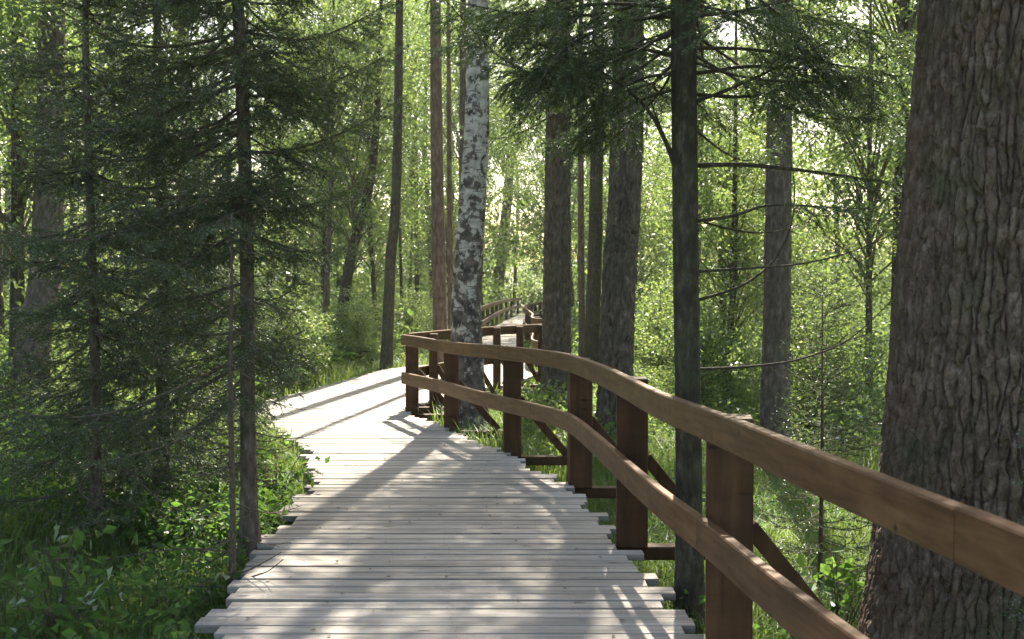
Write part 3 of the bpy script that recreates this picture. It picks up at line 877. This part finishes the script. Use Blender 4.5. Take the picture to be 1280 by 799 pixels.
# ---------------------------------------------------------- mid-distance trees with shared crowns
def crown_spruce_mesh(name, z0, H, rmax, seed, nw=26, per=6, sp=.0055, nl=.046, nwid=.009):
    random.seed(seed); mb = MB()
    needle_crown(mb, z0, H, 0, 0, (0, 0), nw, rmax, per, sp, nl, nwid, .55, .075, .12, .35, -.15, .7, .12, r_l=.022)
    return mb.mesh(name, [M['needle'], M['twig']])

def crown_leaf_mesh(name, z0, H, rx, seed, ncl=420, per=38, size=.085, flat=.4, wood='bark_spruce'):
    random.seed(seed); mb = MB()
    K = blob_pts(ncl, (0, 0, (z0 + H) / 2), (rx, rx, (H - z0) / 2))
    w = fbm(K[:, 0] * .8 + seed, K[:, 2] * .6 + K[:, 1] * .8, seed)
    K = K[w > .45]
    tt = rng.random(len(K)) * .5 + .2
    cen = np.concatenate([blob_pts(per, k, (.36, .36, .22)) for k in K])
    leaf_quads(mb, cen, size, np.repeat(tt, per) + rng.normal(0, .16, len(cen)), flat)
    for k in K[::9]:
        zb = z0 * .8 + (k[2] - z0) * .55
        p = smooth_path([(0, 0, zb), (k[0] * .4, k[1] * .4, zb + (k[2] - zb) * .45), k], 7)
        add_tube(mb, p, np.linspace(.022, .004, 7), 4, 1, cap=False)
    return mb.mesh(name, [M['leaf'], M[wood]])

CR = {
    'spruce_a': crown_spruce_mesh('crown', 5.3, 15, 2.0, 61, 15, 5),
    'spruce_b': crown_spruce_mesh('crown', 5.5, 17, 2.4, 62, 16),
    'leaf_a': crown_leaf_mesh('crown', 2.2, 9, 2.1, 71),
    'leaf_b': crown_leaf_mesh('crown', 1.3, 7, 1.7, 72, 380),
    'leaf_c': crown_leaf_mesh('crown', 4.5, 13, 2.6, 73, 520),
    'leaf_bush': crown_leaf_mesh('crown', .25, 3.2, 1.25, 74, 300, 36, .075),
}

def tree(label, base, top, r0, r1, crown, mat, name='spruce_tree', group=None, H=14, bend=0.0, nth=28, nz=120, cw=.06, ch=.12, depth=.006, roots=0, crot=0.0, cscale=1.0, twigs=0, flare=(.3, .4), mids=None, czoff=0.0):
    """base and top are points on the trunk line; the trunk runs on to height H"""
    base, top = np.asarray(base, float), np.asarray(top, float)
    t = thing(name, label, 'tree', base, group)
    d = (top - base); d = d / max(d[2], .1)
    pts = [base] + [np.asarray(m, float) for m in (mids or [])] + [top]
    if H > top[2] - base[2] + .5:
        pts.append(top + np.array((d[0] * .3, d[1] * .3, 1.0)) * (H - (top[2] - base[2])))
    mb = MB()
    rads = [r0, r1 + (r0 - r1) * .45, r1, r1 * .8, r1 * .3] if H > top[2] - base[2] + .5 else [r0, (r0 + r1) / 2, r1]
    if len(pts) > 2 and H > top[2] - base[2] + .5:
        hs = (top[2] - base[2]) / H
        rads = list(np.interp(np.linspace(0, 1, 9), [0, hs, 1], [r0, r1, r1 * .25]))
    trunk_grid(mb, pts, rads, nth, nz, cw, ch, depth, depth * .3, int(abs(base[0] * 31 + base[1] * 7)) % 50, flare, roots)
    mb.build('trunk', M[mat], t, smooth=True)
    if crown:
        c = bpy.data.objects.new('crown', CR[crown]); C.objects.link(c); c.parent = t
        xo = d * .5 * (H * .5)
        c.location = (xo[0], xo[1], czoff); c.rotation_euler = (0, 0, crot); c.scale = (cscale, cscale, cscale)
    if twigs:
        bare_twigs(t, base[2] + 1.2, base[2] + 4.5, base[0] - d[0] * base[2], base[1] - d[1] * base[2], (d[0], d[1]), twigs, .8, .008, -.1, fork=5)
    return t

def gz(u, d):
    x = (u - 640) / 1280 * d
    return np.array((x, d, float(ground_z(x, d)) - .08))

# right half, named trunks
tree('straight grey brown spruce trunk hiding the kink of the far railing', gz(695, 15.5), px(698, 150, 15.5), .22, .175, 'spruce_a', 'bark_spruce', nth=90, nz=420, cw=.05, ch=.13, depth=.018, roots=4, H=16, twigs=5)
tree('thick dark spruce trunk leaning slightly, between two straight ones', gz(766, 12.4), px(785, 100, 12.4), .205, .175, 'spruce_a', 'bark_spruce', nth=110, nz=460, cw=.055, ch=.15, depth=.022, roots=5, crot=2, H=16, mids=[px(774, 350, 12.4)], twigs=7)
tree('slim pole of a spruce between the two thick mid trunks', gz(728, 22), px(726, 170, 22), .075, .06, None, 'bark_spruce', nth=20, nz=120, H=15)
tree('dark leaning trunk seen just left of the thick dark spruce', gz(738, 19.5), px(746, 180, 19.5), .15, .12, 'leaf_c', 'bark_dark', name='broadleaf_tree', H=18, crot=1.4, czoff=7.5, cscale=.75)
tree('grey scaly spruce trunk behind the long bare branches', gz(968, 10.6), px(975, 100, 10.6), .145, .12, 'spruce_b', 'bark_spruce', nth=80, nz=400, cw=.04, ch=.11, depth=.013, roots=4, crot=.5, H=21, czoff=5, twigs=7)
tree('crooked dark thin trunk left of the grey scaly spruce', gz(915, 16.5), px(917, 340, 16.5), .075, .05, 'leaf_b', 'bark_dark', name='broadleaf_tree', nth=18, nz=80, H=7, cscale=.7, mids=[px(908, 450, 16.5)])
tree('reddish pine trunk rising behind the straight dark spruce', gz(866, 23), px(873, 60, 23), .16, .13, 'leaf_c', 'bark_pine', name='pine_tree', H=20, crot=2.2, czoff=9, cscale=.6, mids=[px(869, 250, 23)])
tree('bent thin trunk at upper edge of massive trunk', gz(1120, 17), px(1132, 60, 17), .10, .075, 'leaf_c', 'bark_dark', name='broadleaf_tree', H=12, crot=4.0, mids=[px(1124, 250, 17)])
tree('faint slanting trunk beyond the far opposite railing', gz(619, 68), px(637, 215, 68), .42, .30, 'leaf_c', 'bark_spruce', name='broadleaf_tree', H=20, crot=3, cscale=1.6)
# birch
t = tree('white birch with black scarred base at the corner of the railing', gz(588, 13.0) + np.array((0, 0, -.05)), px(597, 60, 13.0), .22, .13, 'leaf_c', 'birch', name='birch_tree', nth=110, nz=460, cw=.08, ch=.16, depth=.011, roots=5, H=15, crot=.8, flare=(.25, .5), mids=[px(583, 395, 13.0), px(592, 230, 13.0)], czoff=2.0)
# left half
tree('reddish pine trunk close left of the white birch', gz(551, 21), px(545, 90, 21), .15, .115, 'spruce_b', 'bark_pine', name='pine_tree', nth=30, nz=160, H=21, crot=4, czoff=9, cscale=.6)
tree('very thin reddish stem between the pine and the birch', gz(564, 22.5), px(561, 120, 22.5), .06, .05, None, 'bark_pine', name='pine_tree', nth=16, nz=100, H=11)
tree('grey stem tucked behind the left flank of the birch', gz(576, 19.5), px(579, 60, 19.5), .075, .06, None, 'bark_spruce', name='broadleaf_tree', nth=18, nz=110, H=18, crot=5)
tree('dark trunk standing at the bright fern bank', gz(482, 21), px(497, 170, 21), .125, .09, 'leaf_c', 'bark_dark', name='broadleaf_tree', nth=26, nz=150, H=17, crot=2.7, czoff=8.5, cscale=.6, mids=[px(488, 330, 21)])
tree('dark trunk leaning strongly right above the fern bank', gz(420, 25), px(466, 205, 25), .155, .10, 'leaf_a', 'bark_dark', name='broadleaf_tree', nth=24, nz=140, H=9, crot=3.3, mids=[px(437, 330, 25)])
tree('thick old trunk with spreading roots in the shaded thicket', px(36, 525, 11.5), px(62, 200, 11.8), .185, .15, 'leaf_c', 'bark_spruce', name='broadleaf_tree', nth=60, nz=300, cw=.05, ch=.12, depth=.012, roots=5, H=15, crot=1.9, czoff=4, cscale=.8, mids=[px(44, 400, 11.5)])
tree('slender dark trunk close beside the thick old trunk', px(20, 520, 12.3), px(22, 200, 12.6), .09, .07, 'leaf_b', 'bark_dark', name='broadleaf_tree', nth=24, nz=120, H=9)

# ---------------------------------------------------------- background wood: individual trees off the sun's corridor
bgt = [(-5.0, 27.5, 'leaf_a'), (-7.0, 15, 'leaf_a'), (-9.5, 19, 'leaf_c'), (-7.5, 24, 'leaf_c'), (-5.6, 31, 'leaf_a'), (-10.5, 28, 'leaf_a'), (-12, 14, 'leaf_a'), (-8.5, 11.5, 'leaf_b'),
       (-4.6, 35, 'leaf_b'), (-13, 23, 'leaf_c'), (-2.6, 40, 'leaf_b'), (-8, 37, 'leaf_c'),
       (3.2, 27, 'leaf_b'), (4.2, 20, 'leaf_b'), (5.6, 16, 'leaf_a'), (6.2, 24, 'leaf_c'), (7.6, 18.5, 'leaf_a'), (8.8, 13, 'leaf_b'), (5.2, 31, 'leaf_a'), (9.8, 24, 'leaf_c'), (3.4, 36, 'leaf_b'), (7.4, 33, 'leaf_a'), (11.5, 18, 'leaf_a'), (12, 29, 'leaf_c'), (2.0, 43, 'leaf_a'),
       (-1.9, 36, 'leaf_c'), (-3.4, 32, 'leaf_c'), (1.4, 48, 'leaf_c'), (2.3, 37, 'leaf_c'), (-4.4, 43, 'leaf_c'), (-1.2, 45, 'leaf_c'), (3.6, 32, 'leaf_c'), (-4.5, 24, 'leaf_c'), (-3.5, 27, 'leaf_c')]
BG_L = 'slender leafy tree in the sunlit wood on the fern bank side of the boardwalk'
BG_R = 'slender leafy tree in the sunlit wood on the railing side of the boardwalk'
random.seed(99)
for x, yy, k in bgt:
    b = np.array((x, yy, float(ground_z(x, yy)) - .08))
    hh = {'leaf_a': 7.5, 'leaf_b': 6, 'leaf_c': 11.5}[k]
    lx = random.uniform(-.09, .09)
    tree(BG_L if x < 0 else BG_R, b, b + np.array((lx * 3.5, .1, 3.5)), random.uniform(.05, .10), random.uniform(.035, .05), k, random.choice(['bark_dark', 'bark_spruce', 'bark_dark']), name='broadleaf_tree',
         group='slender leafy trees of the left wood' if x < 0 else 'slender leafy trees of the right wood', nth=12, nz=40, H=hh, crot=random.random() * 6.28, cscale=random.uniform(.85, 1.2))

# shrubs
shr = [(-3.9, 17.5), (-4.5, 20), (-3.4, 22.5), (-5.2, 23), (-2.6, 26), (-5.4, 15.6), (-6.6, 18.5), (2.9, 15.5), (4.0, 13.5), (3.0, 21), (5.2, 19.0), (4.7, 25), (6.5, 14), (2.3, 30), (-2.2, 32), (8.0, 16)]
for x, yy in shr:
    b = np.array((x, yy, float(ground_z(x, yy)) - .05))
    t = thing('shrub', 'bright leafy shrub on the fern bank past the boardwalk bend' if x < 0 else 'bright leafy shrub in the undergrowth behind the railing', 'shrub', b,
              'shrubs on the fern bank' if x < 0 else 'shrubs behind the railing')
    c = bpy.data.objects.new('crown', CR['leaf_bush']); C.objects.link(c); c.parent = t
    s = random.uniform(.38, .62) if x < 0 else random.uniform(.5, .8)
    c.scale = (s * 1.2, s * 1.2, s); c.rotation_euler = (0, 0, random.random() * 6.28)
    mb = MB(); add_tube(mb, [b, b + (0.02, 0, s * 1.6)], [.02, .008], 6); mb.build('stem', M['twig'], t)

# ---------------------------------------------------------- far wood: one mass
def far_wood():
    mb = MB()
    n1, n2 = 6500, 1800
    yy = np.concatenate((40 + 42 * rng.random(n1) ** .8, 58 + 30 * rng.random(n2)))
    n = n1 + n2
    xx = (rng.random(n) * 2 - 1) * (.62 * yy + 8)
    zz_ = np.concatenate((25 * rng.random(n1) ** 1.15, 5.5 * rng.random(n2) - .3))
    low = np.arange(n) >= n1
    path = np.abs(xx - np.interp(yy, [40, 50, 64, 90], [0, .7, 1.9, 5])) < 1.8 + zz_ * .15
    keep = (low | (fbm(xx * .16, zz_ * .22 + yy * .11, 5) > .30 + .008 * zz_)) & ~(path & (zz_ < 3.5) & (yy < 62))
    xx, yy, zz_ = xx[keep], yy[keep], zz_[keep]
    K = np.stack((xx, yy, zz_ + ground_z(xx, yy)), -1)
    tt = rng.random(len(K)) * .6 + .15
    per = 55
    cen = (K[:, None] + unit(rng.normal(size=(len(K), per, 3))) * (rng.random((len(K), per, 1)) ** .5) * np.array((1.1, 1.1, .75))).reshape(-1, 3)
    leaf_quads(mb, cen, .26, np.repeat(tt, per) + rng.normal(0, .14, len(cen)), .35)
    for k in range(70):
        y0 = 40 + 38 * random.random(); x0 = random.uniform(-1, 1) * (.5 * y0 + 4)
        if abs(x0 - 1) < 2.4 and y0 < 60: continue
        z0 = float(ground_z(x0, y0)) - .2
        add_tube(mb, [(x0, y0, z0), (x0 + random.uniform(-.5, .5), y0, z0 + 8), (x0 + random.uniform(-1, 1), y0, z0 + 18)], [random.uniform(.1, .2), .1, .03], 7, 1)
    tag(mb.build('far_woodland', [M['leaf'], M['bark_dark']]), 'distant sunlit woodland beyond the boardwalk', 'woodland', kind='stuff')
far_wood()

# ---------------------------------------------------------- ground cover
def off_deck(x, y, m=.0):
    return ~((x > deck_l(y) - m) & (x < deck_r(y) + m))

def build_grass():
    mb = MB()
    def blades(n, xs, ys, hmin, hmax, wd, lean=.5):
        keep = off_deck(xs, ys, .03); xs, ys = xs[keep], ys[keep]; n = len(xs)
        zs = ground_z(xs, ys) - .02
        dens = fbm(xs * .9, ys * .9, 12)
        h = (hmin + (hmax - hmin) * rng.random(n)) * (.45 + 1.1 * dens)
        az = rng.random(n) * 6.283; ln = lean * h * (.3 + rng.random(n))
        d = np.stack((np.cos(az), np.sin(az), np.zeros(n)), -1)
        s = np.stack((-np.sin(az), np.cos(az), np.zeros(n)), -1) * (wd * (.6 + .8 * rng.random(n)))[:, None]
        b = np.stack((xs, ys, zs), -1)
        m = b + d * (ln * .3)[:, None] + np.array((0, 0, 1)) * (h * .6)[:, None]
        t = b + d * ln[:, None] + np.array((0, 0, 1)) * (h * (.95 - .3 * rng.random(n)))[:, None]
        V = np.stack((b - s, b + s, m + s * .7, m - s * .7, t), 1).reshape(-1, 3)
        k = np.arange(n)[:, None] * 5
        tint = np.repeat(np.clip(.2 + .9 * (dens - .3) + rng.normal(0, .15, n), 0, 1), 5)
        mb.add(V, k + np.array([[0, 1, 2, 3]]), 0, tint)
        mb.P.append((k + np.array([[3, 2, 4]]) + mb.n - n * 5, 0))
    n = 60000
    blades(n, .7 + 3.0 * rng.random(n), 4.2 + 8 * rng.random(n), .12, .42, .0032)
    n = 60000
    y = 10 + 16 * rng.random(n); blades(n, -1 + (2 + .42 * y) * rng.random(n), y, .2, .55, .006)
    n = 50000
    blades(n, -1.2 - 3.8 * rng.random(n), 4 + 6.5 * rng.random(n), .10, .36, .003)
    n = 60000
    y = 10 + 18 * rng.random(n); blades(n, -1.5 - (2 + .4 * y) * rng.random(n), y, .2, .5, .006)
    n = 50000
    y = 24 + 26 * rng.random(n); blades(n, (rng.random(n) * 2 - 1) * (.55 * y + 2), y, .3, .8, .014)
    tag(mb.build('grass', M['grass']), 'green grass growing on both sides of the boardwalk', 'grass', kind='stuff')
build_grass()

def build_undergrowth():
    mb = MB()
    def herbs(n, xs, ys, hmin, hmax, per, size, spread, thr, mat=0, edge=.12):
        keep = off_deck(xs, ys, edge) & (fbm(xs * .7 + 4, ys * .7, 15) > thr); xs, ys = xs[keep], ys[keep]; n = len(xs)
        zs = ground_z(xs, ys)
        h = (hmin + (hmax - hmin) * rng.random(n)) * (.5 + fbm(xs * .5, ys * .5, 17))
        h = h * np.where((xs < deck_l(ys)) & (ys > 7.8) & (ys < 21), .18 + .82 * sstep(.3, 2.2, deck_l(ys) - xs), 1)
        q = rng.random((n, per)); a = rng.random((n, per)) * 6.283; r = spread * np.sqrt(rng.random((n, per)))
        cen = np.stack((xs[:, None] + r * np.cos(a), ys[:, None] + r * np.sin(a), zs[:, None] + h[:, None] * (.15 + .85 * q ** .7)), -1).reshape(-1, 3)
        ok = off_deck(cen[:, 0], cen[:, 1], -.06) | (cen[:, 2] > .1)
        tt = (np.repeat(.15 + .5 * rng.random(n), per) + rng.normal(0, .14, n * per))[ok]
        leaf_quads(mb, cen[ok], size, tt, .6, mat, .62)
        sticks(mb, np.stack((xs, ys, zs - .03), -1), np.stack((xs, ys, zs + h * .9), -1), .003, 2)
    n = 1500; herbs(n, -1.0 - 4.2 * rng.random(n), 4.2 + 7.5 * rng.random(n), .15, .55, 16, .062, .16, .38, 1)
    n = 700; y = 6.6 + 6 * rng.random(n); herbs(n, deck_l(y) - .12 - .9 * rng.random(n) ** 1.5, y, .3, .6, 18, .06, .15, 0, 1)
    n = 1500; herbs(n, .9 + 4 * rng.random(n), 4.5 + 9 * rng.random(n), .12, .45, 14, .055, .15, .5, 1)
    n = 3000; y = 10.5 + 14 * rng.random(n); herbs(n, -2.4 - (2 + .4 * y) * rng.random(n), y, .3, .8, 20, .075, .26, .33)
    n = 3000; y = 11 + 15 * rng.random(n); herbs(n, 0 + (2 + .42 * y) * rng.random(n), y, .25, .7, 20, .075, .26, .42, edge=.4)
    n = 2500; y = 50 + 35 * rng.random(n); herbs(n, (rng.random(n) * 2 - 1) * (.55 * y + 2), y, .5, 2.2, 22, .2, .8, .3, edge=1.3)
    n = 5200; y = 22 + 30 * rng.random(n); herbs(n, (rng.random(n) * 2 - 1) * (.58 * y + 2), y, .4, 1.5, 22, .13, .5, .36, edge=.95)
    tag(mb.build('undergrowth', [M['leaf'], M['leaf_deep'], M['twig']]), 'leafy undergrowth of herbs and ferns on the forest floor', 'undergrowth', kind='stuff')
build_undergrowth()

# ---------------------------------------------------------- ferns of the sunlit bank and by the deck
def fern_mesh(name, nf, L, seed, mat):
    random.seed(seed); mb = MB()
    for k in range(nf):
        az = k * 2 * math.pi / nf + random.uniform(-.3, .3); l = L * random.uniform(.7, 1.1)
        d = np.array((math.cos(az), math.sin(az), 0)); s = np.array((-d[1], d[0], 0))
        p = smooth_path([(0, 0, 0), d * l * .3 + (0, 0, l * .45), d * l * .65 + (0, 0, l * .55), d * l + (0, 0, l * .38)], 22)
        add_tube(mb, p, np.linspace(.004, .001, 22), 4, 1, cap=False)
        for i in range(3, 22):
            w = l * .24 * math.sin(math.pi * (.12 + .86 * i / 22)) ; t = unit(p[i] - p[i - 1])
            for sg in (-1, 1):
                e = p[i] + s * sg * w + t * w * .35 - np.array((0, 0, w * .2)); h = t * w * .13
                mb.add([p[i] - h, p[i] + h, e * .6 + p[i] * .4 + h * 1.1, e, e * .6 + p[i] * .4 - h * 1.1], [[0, 1, 2, 3], ], 0, 0.0 + .4 * random.random())
                mb.P.append((np.array([[0, 3, 4]]) + mb.n - 5, 0))
    return mb.mesh(name, [M[mat], M['twig']])
FN = fern_mesh('fronds', 11, .62, 3, 'fern')
random.seed(17)
for k in range(34):
    x = random.uniform(-5.2, -3.1); yy = random.uniform(14.5, 22)
    if yy < 17 and x > -3.4: x -= .6
    o = bpy.data.objects.new('fern', FN); C.objects.link(o)
    o.location = (x, yy, float(ground_z(x, yy)) - .02 + .1); s = random.uniform(.8, 1.35); o.scale = (s, s, s); o.rotation_euler = (0, 0, random.random() * 6.28)
    tag(o, 'pale green fern in the sunlit patch left of the boardwalk bend', 'fern', 'ferns in the sunlit patch')

# leafy saplings close to the camera
def leafy_plant(base, H, nst, nl, size, label, seed, mat, spread=.3, flat=.5):
    random.seed(seed); base = np.asarray(base, float)
    t = thing('leafy_plant', label, 'plant', base)
    mb = MB(); st = MB(); cen, tn = [], []
    for k in range(nst):
        az = random.random() * 6.283; h = H * random.uniform(.6, 1.05); e = spread * random.uniform(.3, 1)
        p = smooth_path([base, base + (math.cos(az) * e * .4, math.sin(az) * e * .4, h * .55), base + (math.cos(az) * e, math.sin(az) * e, h)], 12)
        add_tube(st, p, np.linspace(.006, .002, 12), 5)
        for q in range(nl):
            i = random.randint(4, 11); c = p[i] + rng.normal(size=3) * np.array((.075, .075, .03)) * (1 + size * 5)
            cen.append(c)
            add_tube(st, [p[i], c], [.0018, .001], 3, cap=False)
    cen = np.array(cen)
    leaf_quads(mb, cen, size, rng.random(len(cen)), flat, 0, .55)
    st.build('stem', M['twig'], t); mb.build('leaves', M[mat], t)
leafy_plant(px(70, 830, 4.9), .62, 9, 16, .082, 'green plant with broad pointed leaves left of the dead sapling', 3, 'leaf_deep', .34, .45)
leafy_plant(px(1048, 830, 5.0), .55, 8, 13, .085, 'fresh green leafy plant at the foot of the massive trunk', 4, 'leaf_deep', .30)
leafy_plant(px(345, 645, 8.1), .55, 10, 18, .07, 'lush green plant hugging the plank ends behind the young spruce', 6, 'leaf_deep', .38)
leafy_plant(px(312, 580, 9.9), .34, 8, 14, .07, 'green plant overhanging the inner bend of the boardwalk', 8, 'leaf_deep', .40)

# leaf litter on the planks
mb = MB(); n = 120
yy = 4.3 + 8 * rng.random(n); xx = deck_l(yy) + .1 + (deck_r(yy) - deck_l(yy) - .2) * rng.random(n)
leaf_quads(mb, np.stack((xx, yy, np.full(n, .008)), -1), .026, rng.random(n), .93)
m, nn, out = new_mat('dry_leaf'); pr = N(nn, "ShaderNodeBsdfPrincipled"); pr.inputs["Base Color"].default_value = (.10, .07, .035, 1); pr.inputs["Roughness"].default_value = .8; nn.links.new(pr.outputs[0], out.inputs[0])
tag(mb.build('leaf_litter', m), 'small dry leaves scattered on the planks', 'leaf litter', kind='stuff')

# ---------------------------------------------------------- the air of the wood
def build_haze():
    mb = MB()
    x0, x1, y0, y1, z0, z1 = -75, 75, -6, 96, -3.2, 26
    V = [(x, y, z) for x in (x0, x1) for y in (y0, y1) for z in (z0, z1)]
    mb.add(V, [[0, 1, 3, 2], [4, 6, 7, 5], [0, 4, 5, 1], [2, 3, 7, 6], [0, 2, 6, 4], [1, 5, 7, 3]])
    m, n, out = new_mat('haze_air')
    v = N(n, "ShaderNodeVolumePrincipled")
    v.inputs["Color"].default_value = (.93, .96, .92, 1)
    v.inputs["Density"].default_value = .0005
    v.inputs["Anisotropy"].default_value = .35
    n.links.new(v.outputs[0], out.inputs["Volume"])
    o = tag(mb.build('haze', m), kind='stuff')
build_haze()
